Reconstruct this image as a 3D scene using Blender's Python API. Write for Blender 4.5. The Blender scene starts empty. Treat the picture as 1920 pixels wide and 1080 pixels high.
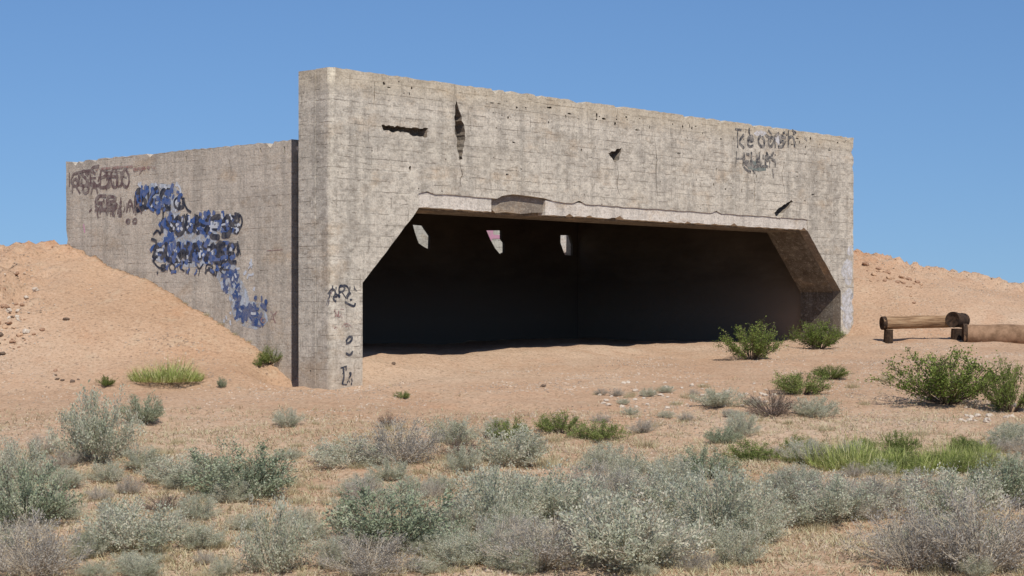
import bpy, bmesh, math, random
import numpy as np
from mathutils import Vector, noise
from mathutils.geometry import delaunay_2d_cdt

R = math.radians
scene = bpy.context.scene
C = scene.collection
random.seed(7)

# ------------------------------------------------------------------ layout
# the lens stands at the origin (eye height), +Y away from it, +X to the right, z = 0 at eye height
FOC = 3200.0                                  # pixels at 1920 width
HX, HY = 960.0, 575.0
TH = R(43.2)
SU, CU = math.sin(TH), math.cos(TH)
X0, Y0 = -3.13, 29.5                          # left front corner of the bunker

def loc2w(u, v): return X0 + SU*u - CU*v, Y0 + CU*u + SU*v
def w2loc(x, y): return (x-X0)*SU + (y-Y0)*CU, -(x-X0)*CU + (y-Y0)*SU

def sm(a):
    a = 0.0 if a < 0 else (1.0 if a > 1 else a)
    return a*a*(3-2*a)

def interp(x, xs, ys):
    if x <= xs[0]: return ys[0]
    for i in range(1, len(xs)):
        if x <= xs[i]:
            t = (x-xs[i-1])/(xs[i]-xs[i-1])
            return ys[i-1] + (ys[i]-ys[i-1])*t
    return ys[-1]

BY = [-60, -8, 0, 6, 13, 15.5, 22, 29.5, 34, 38, 41.8, 46, 70, 200, 900]
BZ = [-1.9, -1.7, -1.62, -1.9, -2.45, -2.50, -2.0, -1.36, -1.13, -0.93, -0.70, -0.4, -0.3, -0.6, -2.0]
MS = [-1.5, -0.5, 0, 1.25, 2.5, 4.15, 5.56, 6.8, 7.6, 9, 14, 22]
MZ = [-0.05, 0.0, 0.12, 0.38, 0.90, 1.52, 1.92, 2.18, 2.22, 2.18, 1.5, 0.0]

def base_h(x, y):
    return interp(y, BY, BZ)

def ground_h(x, y, rough=True):
    b = base_h(x, y)
    u, v = w2loc(x, y)
    z = b
    inside = sm((u-.44)/.20)*sm((16.72-u)/.30)*sm((8.78-v)/.26) if v > 0.0 else 0.0
    # left spoil heap against the side wall
    s = (y-30.3) + 0.25*(-3.6-x)
    wl = sm((0.64-u)/.2)
    lft = interp(s, MS, MZ)*wl
    lft *= 1 - 0.12*sm((-10.6-x)/2.2)*sm((s-4)/3)
    lft *= sm((x+34)/12)
    # right spoil heap
    wr = sm((u-16.45)/.34)
    rs = y-40.8 + .15*math.sin(x*1.3)
    amp = interp(x, [7.0, 9.5, 11.4, 14, 17, 24], [2.0, 1.78, 1.35, .85, .8, .3])
    rgt = interp(rs, [0, 1.2, 3.2, 5.2, 7.5, 18], [0, .22, .72, 1.0, .98, 0])*amp*wr
    z += (lft+rgt)*(1-inside)
    if inside > 0:
        zi = b + (-.90-b)*sm(v/1.6)
        z = z*(1-inside) + zi*inside
    # eroded pocket beside the corner pillar
    z -= .42*math.exp(-((u-.15)/.42)**2 - ((v-1.5)/.6)**2)
    if rough:
        p = Vector((x, y, 0))
        z += .10*(noise.noise(p*.35))
        z += .045*(noise.noise(p*1.1+Vector((9, 3, 0))))
        z += .018*(noise.noise(p*3.7))
        slope = sm(s/2.0)*wl + sm(rs/1.5)*wr
        z += .05*slope*noise.noise(Vector((x*1.9, y*.8, 4))) - .10*slope*max(0, noise.noise(Vector((x*1.5+.35*y, y*.28, 11)))-.05)
        cr = sm((s-5.6)/1.2)*wl*sm((9.5-s)/2) + sm((rs-3.5)/1.5)*wr
        z += .24*cr*abs(noise.noise(p*2.3)) + .16*cr*noise.noise(p*5.1)
        rub = math.exp(-((x+10.0)/.9)**2 - ((y-33.0)/1.7)**2)
        z += rub*(.62*abs(noise.noise(p*1.9)) + .26*noise.noise(p*5.5))
        z += .022*noise.noise(Vector((x*2.4, y*1.5, 1))) + .012*max(0, noise.noise(p*7.7))*(1 if y > 26 else 2)
    return z

def ray_ground(px, py):
    kx, kz = (px-HX)/FOC, (HY-py)/FOC
    y = 12.0
    while y < 60:
        if ground_h(kx*y, y, False) >= kz*y: break
        y += .03
    return kx*y, y

def front_uz(px, py, v=0.0):                   # a place on the front plane
    k = (px-HX)/FOC
    u = (k*(Y0+SU*v) - (X0-CU*v))/(SU-k*CU)
    return u, (HY-py)/FOC*(Y0+CU*u+SU*v)

def side_vz(px, py, u):                        # a place on the side wall plane
    k = (px-HX)/FOC
    v = (X0+SU*u - k*(Y0+CU*u))/(CU+k*SU)
    return v, (HY-py)/FOC*(Y0+CU*u+SU*v)

# ------------------------------------------------------------------ object helpers
def link(o, parent=None):
    C.objects.link(o)
    if parent is not None: o.parent = parent
    return o

def empty(name, loc=(0, 0, 0), rz=0):
    o = bpy.data.objects.new(name, None)
    o.empty_display_size = .2
    o.location = loc; o.rotation_euler = (0, 0, rz)
    return link(o)

def tag(o, label=None, cat=None, group=None, kind=None):
    if label: o['label'] = label
    if cat: o['category'] = cat
    if group: o['group'] = group
    if kind: o['kind'] = kind
    return o

def obj(name, me, mat, parent=None):
    o = bpy.data.objects.new(name, me)
    if mat and not me.materials: me.materials.append(mat)
    return link(o, parent)

def mesh(name, verts, faces, smooth=False, tint=None):
    me = bpy.data.meshes.new(name)
    me.from_pydata(verts, [], faces)
    if tint is not None:
        a = me.attributes.new('tint', 'FLOAT', 'FACE')
        a.data.foreach_set('value', tint)
    if smooth:
        me.polygons.foreach_set('use_smooth', [True]*len(me.polygons))
    me.update()
    return me

# ------------------------------------------------------------------ node helpers
class NT:
    def __init__(s, name):
        s.m = bpy.data.materials.new(name); s.m.use_nodes = True
        s.t = s.m.node_tree; s.t.nodes.clear()
        s.out = s.t.nodes.new('ShaderNodeOutputMaterial')
    def n(s, ty, ins=None, **kw):
        d = s.t.nodes.new(ty)
        for k, v in kw.items(): setattr(d, k, v)
        for k, v in (ins or {}).items():
            if isinstance(v, bpy.types.NodeSocket): s.t.links.new(v, d.inputs[k])
            else: d.inputs[k].default_value = v
        return d
    def math(s, op, a, b=None, c=None, clamp=False):
        ins = {0: a}
        if b is not None: ins[1] = b
        if c is not None: ins[2] = c
        return s.n('ShaderNodeMath', ins, operation=op, use_clamp=clamp).outputs[0]
    def noise(s, vec, scale, detail=4, rough=.55, dist=0.0):
        return s.n('ShaderNodeTexNoise', {'Vector': vec, 'Scale': scale, 'Detail': detail, 'Roughness': rough, 'Distortion': dist}).outputs['Fac']
    def ramp(s, fac, stops, interp='LINEAR'):
        d = s.n('ShaderNodeValToRGB', {'Fac': fac}); cr = d.color_ramp; cr.interpolation = interp
        while len(cr.elements) < len(stops): cr.elements.new(.5)
        for e, (p, c) in zip(cr.elements, stops):
            e.position = p; e.color = (c, c, c, 1) if not isinstance(c, tuple) else (*c, 1)
        return d.outputs['Color']
    def mix(s, fac, a, b, mode='MIX'):
        d = s.n('ShaderNodeMix', data_type='RGBA', blend_type=mode)
        for i, v in ((0, fac), (6, a), (7, b)):
            if isinstance(v, bpy.types.NodeSocket): s.t.links.new(v, d.inputs[i])
            else: d.inputs[i].default_value = (*v, 1) if isinstance(v, tuple) else v
        return d.outputs[2]
    def mapping(s, vec, sc, loc=(0, 0, 0)):
        return s.n('ShaderNodeMapping', {'Vector': vec, 'Scale': sc, 'Location': loc}).outputs[0]
    def finish(s, col, rough=.9, bump=None, bstr=.5, bdist=.02, spec=.2):
        p = s.n('ShaderNodeBsdfPrincipled', {'Roughness': rough, 'Specular IOR Level': spec})
        if isinstance(col, tuple): p.inputs['Base Color'].default_value = (*col, 1)
        else: s.t.links.new(col, p.inputs['Base Color'])
        if bump is not None:
            b = s.n('ShaderNodeBump', {'Height': bump, 'Strength': bstr, 'Distance': bdist})
            s.t.links.new(b.outputs[0], p.inputs['Normal'])
        s.t.links.new(p.outputs[0], s.out.inputs[0])
        return s.m

# ------------------------------------------------------------------ materials
def concrete(name, ca, cb, cc, pit=.5, joints=True, streak=.35, seed=0.0, lines=.5, mott=.3, topband=None):
    t = NT(name)
    co = t.n('ShaderNodeTexCoord').outputs['Object']
    co = t.mapping(co, (1, 1, 1), (seed, seed*.7, 0))
    sep = t.n('ShaderNodeSeparateXYZ', {0: co})
    z = sep.outputs[2]
    big = t.noise(co, .55, 3, .6)
    col = t.ramp(big, [(.30, ca), (.5, cb), (.70, cc)])
    # rusty ochre and grey lichen blotches
    och = t.noise(t.mapping(co, (1, 1, 2.0), (5, 2, 1)), 1.1, 5, .65)
    col = t.mix(t.ramp(och, [(.54, 0.0), (.70, .6)]), col, (.46, .32, .19))
    gry = t.noise(t.mapping(co, (1, 1, 1.5), (1, 8, 4)), 1.7, 6, .7)
    col = t.mix(t.ramp(gry, [(.52, 0.0), (.75, .6)]), col, (.27, .25, .22))
    # boards
    wob = t.math('MULTIPLY', t.noise(co, .8, 2), .03)
    zb = t.math('DIVIDE', t.math('ADD', z, wob), .195)
    bid = t.math('FLOOR', zb)
    fr = t.math('FRACT', zb)
    wn = t.n('ShaderNodeTexWhiteNoise', {'W': bid}, noise_dimensions='1D').outputs['Value']
    col = t.mix(t.math('MULTIPLY', wn, .22), col, (.26, .235, .20))
    ln = t.math('LESS_THAN', t.math('ABSOLUTE', t.math('SUBTRACT', fr, .5)), .045)
    brk = t.ramp(t.noise(t.mapping(co, (1, 1, 5)), 2.2, 4), [(.46, 0.0), (.56, 1.0)])
    ln = t.math('MULTIPLY', ln, brk)
    col = t.mix(t.math('MULTIPLY', ln, lines), col, (.15, .125, .10))
    # short vertical checks between the boards
    vfac = None
    hz = t.math('ADD', sep.outputs[0], sep.outputs[1])
    cell = t.math('ADD', t.math('DIVIDE', hz, .43), t.math('MULTIPLY', wn, 7.3))
    vf = t.math('LESS_THAN', t.math('FRACT', cell), .06)
    vn = t.n('ShaderNodeTexWhiteNoise', {'Vector': t.n('ShaderNodeCombineXYZ', {0: t.math('FLOOR', cell), 1: bid}).outputs[0]}, noise_dimensions='2D').outputs['Value']
    vf = t.math('MULTIPLY', vf, t.math('GREATER_THAN', vn, .84))
    col = t.mix(t.math('MULTIPLY', vf, lines*.9), col, (.16, .135, .11))
    # rain streaks
    st = t.noise(t.mapping(co, (2.4, 2.4, .16)), 1.6, 5, .6)
    col = t.mix(t.ramp(st, [(.47, 0.0), (.63, streak)]), col, (.22, .20, .175))
    st2 = t.noise(t.mapping(co, (3.4, 3.4, .2), (3, 3, 3)), 1.9, 4, .6)
    col = t.mix(t.ramp(st2, [(.52, 0.0), (.68, streak*.8)]), col, (.60, .55, .46))
    mid = t.noise(t.mapping(co, (1, 1, 1.6), (3, 1, 7)), 7.5, 5, .72)
    col = t.mix(t.ramp(mid, [(.34, mott), (.5, 0.0)]), col, (.25, .22, .18))
    col = t.mix(t.ramp(mid, [(.52, 0.0), (.68, mott)]), col, (.70, .64, .53))
    if topband:
        tb = t.n('ShaderNodeMapRange', {0: t.math('ADD', z, t.math('MULTIPLY', mid, .5)), 1: topband-.25, 2: topband+.1, 3: 0.0, 4: .40}).outputs[0]
        col = t.mix(tb, col, (.46, .37, .24))
    bd = t.n('ShaderNodeMapRange', {0: t.math('ADD', z, t.math('MULTIPLY', mid, .7)), 1: -.35, 2: -.95, 3: 0.0, 4: .45}).outputs[0]
    col = t.mix(bd, col, (.44, .33, .23))
    # fine speckle
    sp = t.noise(co, 26, 5, .75)
    col = t.mix(t.ramp(sp, [(.36, .45), (.52, 0.0)]), col, (.19, .165, .14))
    col = t.mix(t.ramp(sp, [(.54, 0.0), (.70, .40)]), col, (.66, .61, .52))
    ds = t.noise(t.mapping(co, (3, 3, 14), (2, 9, 5)), 1.3, 4, .7)
    dsm = t.ramp(ds, [(.60, 0.0), (.66, mott*.7)])
    col = t.mix(dsm, col, (.15, .125, .10))
    dv = t.noise(t.mapping(co, (13, 13, 3), (6, 2, 8)), 1.2, 4, .7)
    col = t.mix(t.ramp(dv, [(.62, 0.0), (.67, mott*.6)]), col, (.17, .145, .12))
    # pits
    vor = t.n('ShaderNodeTexVoronoi', {'Vector': t.mapping(co, (1, 1, 1.25)), 'Scale': 5.5, 'Randomness': 1.0}).outputs['Distance']
    where = t.ramp(t.noise(co, 1.3, 3), [(.42, 0.0), (.62, 1.0)])
    pm = t.math('MULTIPLY', t.math('LESS_THAN', t.math('ADD', vor, t.math('MULTIPLY', sp, .25)), .215), where)
    col = t.mix(t.math('MULTIPLY', pm, pit), col, (.075, .062, .052))
    h = t.math('ADD', t.math('MULTIPLY', sp, .6), t.math('MULTIPLY', t.noise(co, 6, 4), .8))
    h = t.math('SUBTRACT', h, t.math('MULTIPLY', ln, .7))
    h = t.math('SUBTRACT', h, t.math('MULTIPLY', pm, 1.2))
    h = t.math('ADD', h, t.math('MULTIPLY', wn, .35))
    return t.finish(col, .93, h, .55, .025, .15)

M = {}
M['front'] = concrete('concrete_front', (.52, .465, .38), (.62, .56, .47), (.45, .40, .33), .95, lines=.55, streak=.45, mott=.7, topband=4.15)
M['side'] = concrete('concrete_side', (.58, .505, .41), (.62, .545, .45), (.53, .465, .39), .2, lines=.28, streak=.4, seed=13.0, mott=.4)
M['core_shade'] = concrete('concrete_core_shade', (.050, .039, .029), (.065, .050, .037), (.042, .033, .025), .5, lines=.3, streak=.2, seed=9.0)  # darkened against sand bounce: the soffit's shade is put into this colour
M['inner'] = concrete('concrete_inner_shade', (.075, .06, .048), (.085, .068, .055), (.065, .053, .043), .3, lines=.2, streak=.05, seed=4.0, mott=.08)
M['band'] = concrete('concrete_band', (.68, .61, .53), (.74, .67, .59), (.62, .55, .48), .5, lines=.0, streak=.35, seed=31.0)
M['broken'] = concrete('concrete_broken_shade', (.15, .115, .09), (.19, .15, .115), (.12, .095, .072), .8, lines=.0, streak=.2, seed=3.0)
M['pale'] = concrete('concrete_pale', (.60, .58, .54), (.66, .64, .60), (.56, .54, .50), .2, lines=.2, streak=.2, seed=77.0)

def inner_shade(name='concrete_inner_shade', k=1.0):  # the dark base paints the interior's shade into the concrete colour
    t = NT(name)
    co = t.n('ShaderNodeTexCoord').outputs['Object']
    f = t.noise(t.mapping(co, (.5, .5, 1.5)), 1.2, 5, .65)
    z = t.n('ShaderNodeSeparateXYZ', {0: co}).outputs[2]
    lower_tone = t.n('ShaderNodeMapRange', {0: t.math('ADD', z, t.math('MULTIPLY', f, .8)), 1: 1.1, 2: .1, 3: 0.0, 4: 1.0}).outputs[0]   # lighter and browner toward the bottom of the walls
    col = t.mix(lower_tone, t.ramp(f, [(.35, (.060*k, .050*k, .040*k)), (.65, (.092*k, .076*k, .060*k))]), (.135*k, .108*k, .085*k))
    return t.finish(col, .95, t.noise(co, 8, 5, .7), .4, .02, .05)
M['inner'] = inner_shade()
M['lining'] = inner_shade('concrete_lining_lit', 1.75)  # lighter copy of the interior concrete: light painted into the side lining

def paint(name, col, worn=.35, thin=0.0):
    t = NT(name)
    co = t.n('ShaderNodeTexCoord').outputs['Object']
    f = t.noise(co, 9, 5, .7)
    c = t.mix(t.ramp(f, [(.42, 0.0), (.62, worn)]), col, (.40, .36, .31))
    m = t.finish(c, .8, f, .2, .01)
    if thin:
        g = t.noise(co, 5, 6, .75)
        mx = t.n('ShaderNodeMixShader', {0: t.ramp(g, [(.5-thin, 0.0), (.5+thin*.3, .95)])})
        tr = t.n('ShaderNodeBsdfTransparent')
        src = t.out.inputs[0].links[0].from_socket
        t.t.links.new(tr.outputs[0], mx.inputs[1]); t.t.links.new(src, mx.inputs[2]); t.t.links.new(mx.outputs[0], t.out.inputs[0])
    return m
M['ink'] = paint('paint_black', (.022, .028, .048), .22)
M['pwht'] = paint('paint_bluish_white', (.56, .60, .66), .4)
M['blue'] = paint('paint_blue', (.045, .085, .22), .35)
M['navy'] = paint('paint_navy', (.045, .10, .28), .3)
M['faded'] = paint('paint_faded_black', (.05, .05, .055), .75)
M['pblue'] = paint('paint_pale_blue', (.46, .52, .60), .5, .12)
M['maroon'] = paint('paint_maroon', (.13, .085, .085), .5)
M['red'] = paint('paint_faded_red', (.30, .16, .15), .75, .1)
M['wht'] = paint('paint_white', (.62, .61, .62), .6, .16)
M['pink'] = paint('paint_pink', (.62, .30, .45), .5)
M['grn'] = paint('paint_grey_green', (.12, .15, .14), .5)

def sand_mat():
    t = NT('desert_sand')
    co = t.n('ShaderNodeTexCoord').outputs['Object']
    sep = t.n('ShaderNodeSeparateXYZ', {0: co})
    a = t.noise(co, .22, 5, .6)
    col = t.ramp(a, [(.33, (.43, .275, .175)), (.5, (.49, .325, .215)), (.66, (.54, .385, .27))])
    b = t.noise(t.mapping(co, (1, 1, 1), (4, 4, 4)), 1.1, 6, .68)
    col = t.mix(t.ramp(b, [(.52, 0.0), (.74, .6)]), col, (.45, .25, .145))
    c = t.noise(t.mapping(co, (1, 1, 1), (14, 4, 9)), 2.3, 6, .7)
    col = t.mix(t.ramp(c, [(.53, 0.0), (.70, .55)]), col, (.50, .385, .27))
    # scree and litter: higher up the heaps and in the scrub
    fore = t.n('ShaderNodeMapRange', {0: sep.outputs[1], 1: 28.5, 2: 22.5, 3: 0.0, 4: 1.0}).outputs[0]
    lit = t.noise(co, 3.2, 6, .72)
    col = t.mix(t.math('MULTIPLY', fore, t.ramp(lit, [(.48, 0.0), (.62, .50)])), col, (.60, .50, .36))
    lit2 = t.noise(t.mapping(co, (1, 1, 1), (7, 1, 2)), 5.2, 6, .75)
    col = t.mix(t.math('MULTIPLY', fore, t.ramp(lit2, [(.56, 0.0), (.70, .5)])), col, (.27, .22, .15))
    hi = t.n('ShaderNodeMapRange', {0: sep.outputs[2], 1: .85, 2: 1.5, 3: 0.0, 4: 1.0}).outputs[0]
    col = t.mix(t.math('MULTIPLY', hi, t.ramp(lit, [(.42, 0.0), (.60, .6)])), col, (.42, .19, .09))
    sp = t.noise(co, 17, 5, .75)
    col = t.mix(t.ramp(sp, [(.38, .6), (.48, 0.0)]), col, (.21, .14, .09))
    col = t.mix(t.ramp(sp, [(.56, 0.0), (.68, .5)]), col, (.62, .50, .38))
    vor = t.n('ShaderNodeTexVoronoi', {'Vector': co, 'Scale': 7.0}).outputs['Distance']
    peb = t.math('MULTIPLY', t.math('LESS_THAN', vor, .17), t.ramp(c, [(.5, 0.0), (.56, 1.0)]))
    col = t.mix(t.math('MULTIPLY', peb, .6), col, (.22, .15, .11))
    h = t.math('ADD', t.math('MULTIPLY', t.noise(co, 5, 6, .7), 1.6), t.math('MULTIPLY', sp, .6))
    h = t.math('ADD', h, t.math('MULTIPLY', peb, .5))
    return t.finish(col, .95, h, .8, .05, .1)
M['sand'] = sand_mat()

def leaf_mat(name, stops, trans=.25):
    t = NT(name)
    at = t.n('ShaderNodeAttribute', attribute_name='tint').outputs['Fac']
    oi = t.n('ShaderNodeObjectInfo').outputs['Random']
    f = t.math('ADD', at, t.math('MULTIPLY', t.math('SUBTRACT', oi, .5), .18))
    n = len(stops)
    col = t.ramp(f, [(i/(n-1), c) for i, c in enumerate(stops)])
    d = t.n('ShaderNodeBsdfDiffuse', {'Color': col})
    tr = t.n('ShaderNodeBsdfTranslucent', {'Color': col})
    mx = t.n('ShaderNodeMixShader', {0: trans, 1: d.outputs[0], 2: tr.outputs[0]})
    t.t.links.new(mx.outputs[0], t.out.inputs[0])
    return t.m
LM = {
 'salt': leaf_mat('leaves_grey_green', [(.30, .32, .22), (.45, .47, .34), (.56, .57, .45), (.68, .63, .50), (.78, .71, .58)], .42),
 'sage': leaf_mat('leaves_sage', [(.21, .25, .16), (.31, .36, .23), (.42, .46, .32), (.50, .50, .36), (.64, .58, .45)], .4),
 'lav': leaf_mat('leaves_lavender_grey', [(.26, .24, .21), (.38, .35, .31), (.48, .45, .40), (.60, .55, .47), (.74, .67, .56)], .4),
 'green': leaf_mat('leaves_bright_green', [(.13, .17, .05), (.22, .28, .08), (.34, .37, .14), (.50, .46, .26)], .35),
 'creo': leaf_mat('leaves_dark_green', [(.08, .12, .025), (.16, .21, .05), (.26, .31, .09), (.42, .42, .18)]),
 'dead': leaf_mat('twigs_purple_brown', [(.17, .12, .11), (.28, .21, .19), (.40, .32, .28), (.56, .47, .38)], .35),
 'straw': leaf_mat('blades_straw', [(.34, .27, .15), (.48, .40, .25), (.60, .52, .36), (.42, .44, .25)]),
 'grass': leaf_mat('blades_green', [(.22, .27, .07), (.34, .39, .12), (.46, .48, .19), (.62, .55, .32)]),
}
def plain(name, a, b, sc=6, rough=.9, bd=.01):
    t = NT(name)
    co = t.n('ShaderNodeTexCoord').outputs['Object']
    f = t.noise(co, sc, 5, .7)
    return t.finish(t.ramp(f, [(.35, a), (.65, b)]), rough, f, .5, bd)
M['stem'] = plain('dry_stems', (.34, .28, .20), (.60, .52, .41), 30)
M['darkstem'] = plain('dark_stems', (.07, .05, .035), (.16, .12, .09), 30)
M['rock'] = plain('red_rock', (.24, .13, .08), (.42, .27, .18), 7)
M['palerock'] = plain('pale_rock', (.42, .34, .27), (.60, .52, .43), 7)
M['sandrock'] = plain('sand_rock', (.38, .23, .14), (.52, .36, .24), 7)
M['darkrock'] = plain('dark_rock', (.09, .065, .05), (.2, .14, .1), 7)
def wood_mat():
    t = NT('weathered_timber')
    co = t.n('ShaderNodeTexCoord').outputs['Object']
    g = t.noise(t.mapping(co, (.7, 9, 9)), 3, 5, .7)
    col = t.ramp(g, [(.35, (.13, .075, .04)), (.5, (.26, .16, .09)), (.68, (.40, .28, .17))])
    return t.finish(col, .85, g, .6, .02)
M['wood'] = wood_mat()
M['palewood'] = plain('dusty_timber', (.16, .095, .055), (.32, .20, .125), 5)
M['char'] = plain('charred_timber', (.018, .012, .009), (.075, .045, .028), 14)

# ------------------------------------------------------------------ ground
def axis(lo, hi, a, b, step):
    pts = list(np.arange(a, b+1e-6, step))
    g = step; p = a; left = []
    while p > lo:
        g *= 1.22; p -= g; left.append(p)
    g = step; p = b; right = []
    while p < hi:
        g *= 1.22; p += g; right.append(p)
    return left[::-1] + pts + right
xs = axis(-420, 420, -13.5, 17.0, .10)
ys = axis(-60, 800, 14.0, 48.5, .11)
verts = [(x, y, ground_h(x, y)) for y in ys for x in xs]
nx = len(xs)
faces = [(j*nx+i, j*nx+i+1, (j+1)*nx+i+1, (j+1)*nx+i) for j in range(len(ys)-1) for i in range(nx-1)]
g = obj('ground', mesh('ground', verts, faces, True), M['sand'])
tag(g, kind='structure')

# ------------------------------------------------------------------ bunker
def curve_slab(name, splines, v0, v1):
    """a solid from v0 to v1 whose outline, with its holes, is drawn in the (u, z) plane"""
    pts, edges, polys = [], [], []
    for sp in splines:
        q = [p for i, p in enumerate(sp) if math.dist(p, sp[i-1]) > 1e-4]
        b0 = len(pts); pts += [Vector(p) for p in q]; polys.append(q)
        edges += [(b0+i, b0+(i+1) % len(q)) for i in range(len(q))]
    vs, es, fs, _, _, _ = delaunay_2d_cdt(pts, edges, [], 0, 1e-6)
    def inside(x, y):
        c = False
        for q in polys:
            for i in range(len(q)):
                (x1, y1), (x2, y2) = q[i-1], q[i]
                if (y1 > y) != (y2 > y) and x < (x2-x1)*(y-y1)/(y2-y1)+x1: c = not c
        return c
    keep = [f for f in fs if inside(sum(vs[i].x for i in f)/3, sum(vs[i].y for i in f)/3)]
    n = len(vs); cnt = {}
    for f in keep:
        for i in range(3):
            e = (f[i], f[(i+1) % 3]); cnt[tuple(sorted(e))] = cnt.get(tuple(sorted(e)), []) + [e]
    V = [(p.x, v0, p.y) for p in vs] + [(p.x, v1, p.y) for p in vs]
    F = [tuple(f) for f in keep] + [tuple(i+n for i in reversed(f)) for f in keep]
    for e in cnt.values():
        if len(e) == 1:
            i, j = e[0]; F.append((j, i, i+n, j+n))
    bm = bmesh.new(); me = mesh(name, V, F); bm.from_mesh(me)
    bmesh.ops.delete(bm, geom=[v for v in bm.verts if not v.link_faces], context='VERTS')
    bmesh.ops.recalc_face_normals(bm, faces=bm.faces)
    bm.to_mesh(me); bm.free()
    return me

rg = random.Random(3)
def ragged(a, b, amp, step=.12, chip=.0, axis_=1, sgn=-1):
    """points along a-b with small chips off the edge"""
    n = max(1, int(math.dist(a, b)/step)); out = []
    for i in range(n):
        t = i/n
        p = [a[0]+(b[0]-a[0])*t, a[1]+(b[1]-a[1])*t]
        if i:
            d = rg.random()*amp
            if rg.random() < chip: d += rg.random()*amp*4
            p[axis_] += sgn*d
        out.append(tuple(p))
    return out

TOP = 4.15; BOT = -2.3; UR = 16.78; VP = .87
J0, J1 = .73, 16.2
def spline_shape(pts, j=0.0):
    return [(p[0]+rg.uniform(-j, j), p[1]+rg.uniform(-j, j)) for p in pts]

def px_front(poly): return [front_uz(*p) for p in poly]

outer = [(.35, BOT), (.35, TOP)]
outer = ragged((.35, TOP), (UR, TOP-.02), .022, .11, .12)
outer += ragged((UR, TOP-.02), (UR, BOT), .03, .12, .15, 0, -1)
outer += [(UR, BOT)]
outer += [(J1, BOT)] + ragged((J1, .38), (14.76, 1.79), .02, .15, .05) + [(14.76, 1.79)]
def lint(a, b):
    return ragged(a, b, .02, .2, .08, 1, 1)
outer += lint((14.76, 2.05), (5.95, 2.055))
outer += [(5.75, 2.09), (5.5, 2.13), (5.1, 2.15), (4.6, 2.165), (4.3, 2.12), (4.16, 2.06)]
outer += lint((4.05, 2.06), (2.09, 2.06)) + [(2.09, 2.06), (2.09, 1.79)]
outer += ragged((2.09, 1.79), (J0, .42), .02, .15, .05) + [(J0, .42), (J0, BOT), (.35, BOT)]

holes = [
  px_front([(715, 234), (737, 236), (758, 237), (780, 239), (803, 240), (801, 258), (785, 256), (770, 252), (751, 248), (733, 247), (719, 245)]),
  px_front([(855, 188), (859, 200), (864, 213), (866, 226), (871, 241), (873, 262), (868, 280), (867, 298), (861, 300), (858, 282), (857, 262), (852, 245), (853, 215)]),
  px_front([(1139, 286), (1150, 284), (1160, 279), (1166, 277), (1162, 290), (1161, 300), (1153, 306), (1147, 296)]),
  px_front([(1452, 398), (1460, 390), (1472, 383), (1483, 375), (1487, 378), (1477, 392), (1468, 400), (1463, 409), (1455, 406)]),
]
def fray(q, amp=.03, step=.07):
    out = []
    for i in range(len(q)):
        a_, b_ = q[i-1], q[i]; n = max(1, int(math.dist(a_, b_)/step))
        for k in range(n):
            t = k/n; j = amp if k else amp*.3
            out.append((a_[0]+(b_[0]-a_[0])*t+rg.uniform(-j, j), a_[1]+(b_[1]-a_[1])*t+rg.uniform(-j, j)))
    return out
holes = [fray(h, .022, .05) for h in holes]
def crack(pts, w):
    a_ = [front_uz(*p) for p in pts]; q = []
    for (x1, z1), (x2, z2) in zip(a_, a_[1:]):
        for k in range(4):
            t = k/4; q.append((x1+(x2-x1)*t+rg.uniform(-.02, .02), z1+(z2-z1)*t))
    q.append(a_[-1]); n = len(q)
    return [(x-w*(1-abs(2*i/(n-1)-1))-.002, z) for i, (x, z) in enumerate(q)] + [(x+w*(1-abs(2*i/(n-1)-1))+.002, z) for i, (x, z) in reversed(list(enumerate(q)))]
holes += [crack([(862, 306), (866, 328), (861, 352)], .010), crack([(1157, 312), (1160, 330), (1156, 350), (1163, 368)], .010),
          crack([(1228, 268), (1232, 300), (1229, 330), (1234, 372)], .012), crack([(1412, 322), (1416, 350), (1413, 392)], .010),
          crack([(700, 150), (703, 175), (699, 205)], .008), crack([(1470, 300), (1466, 330), (1471, 360)], .008)]
for _ in range(95):                             # small pock marks and tie holes knocked into the face
    u = rg.uniform(1.2, 16.3); z = rg.choice([rg.uniform(2.35, 3.9), rg.uniform(3.75, 3.98)])
    if any(abs(u-h[0][0]) < .9 and abs(z-h[0][1]) < .6 for h in holes[:4]): continue
    w, h = rg.uniform(.012, .036), rg.uniform(.018, .06)
    if rg.random() < .3: w, h = h*1.6, w*.6
    holes.append([(u+w*math.cos(a_)*rg.uniform(.5, 1.2), z+h*math.sin(a_)*rg.uniform(.5, 1.2)) for a_ in [R(40*i) for i in range(9)]])

bunker = empty('concrete_bunker', (X0, Y0, 0), math.pi/2-TH)
# local axes: x = along the front, y = away from the front
tag(bunker, 'weathered graffiti-covered concrete bunker with one wide dark opening, sunk between two dirt heaps', 'bunker')

front = curve_slab('front_wall', [outer]+holes, 0.0, .22)
back_o = [(.35, BOT), (.35, TOP-.03), (UR-.04, TOP-.05), (UR-.04, BOT), (J1, BOT), (J1, .35), (14.76, 1.78), (2.09, 1.78), (J0, .43), (J0, BOT)]
back = curve_slab('b', [back_o], .222, 1.15)
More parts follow.
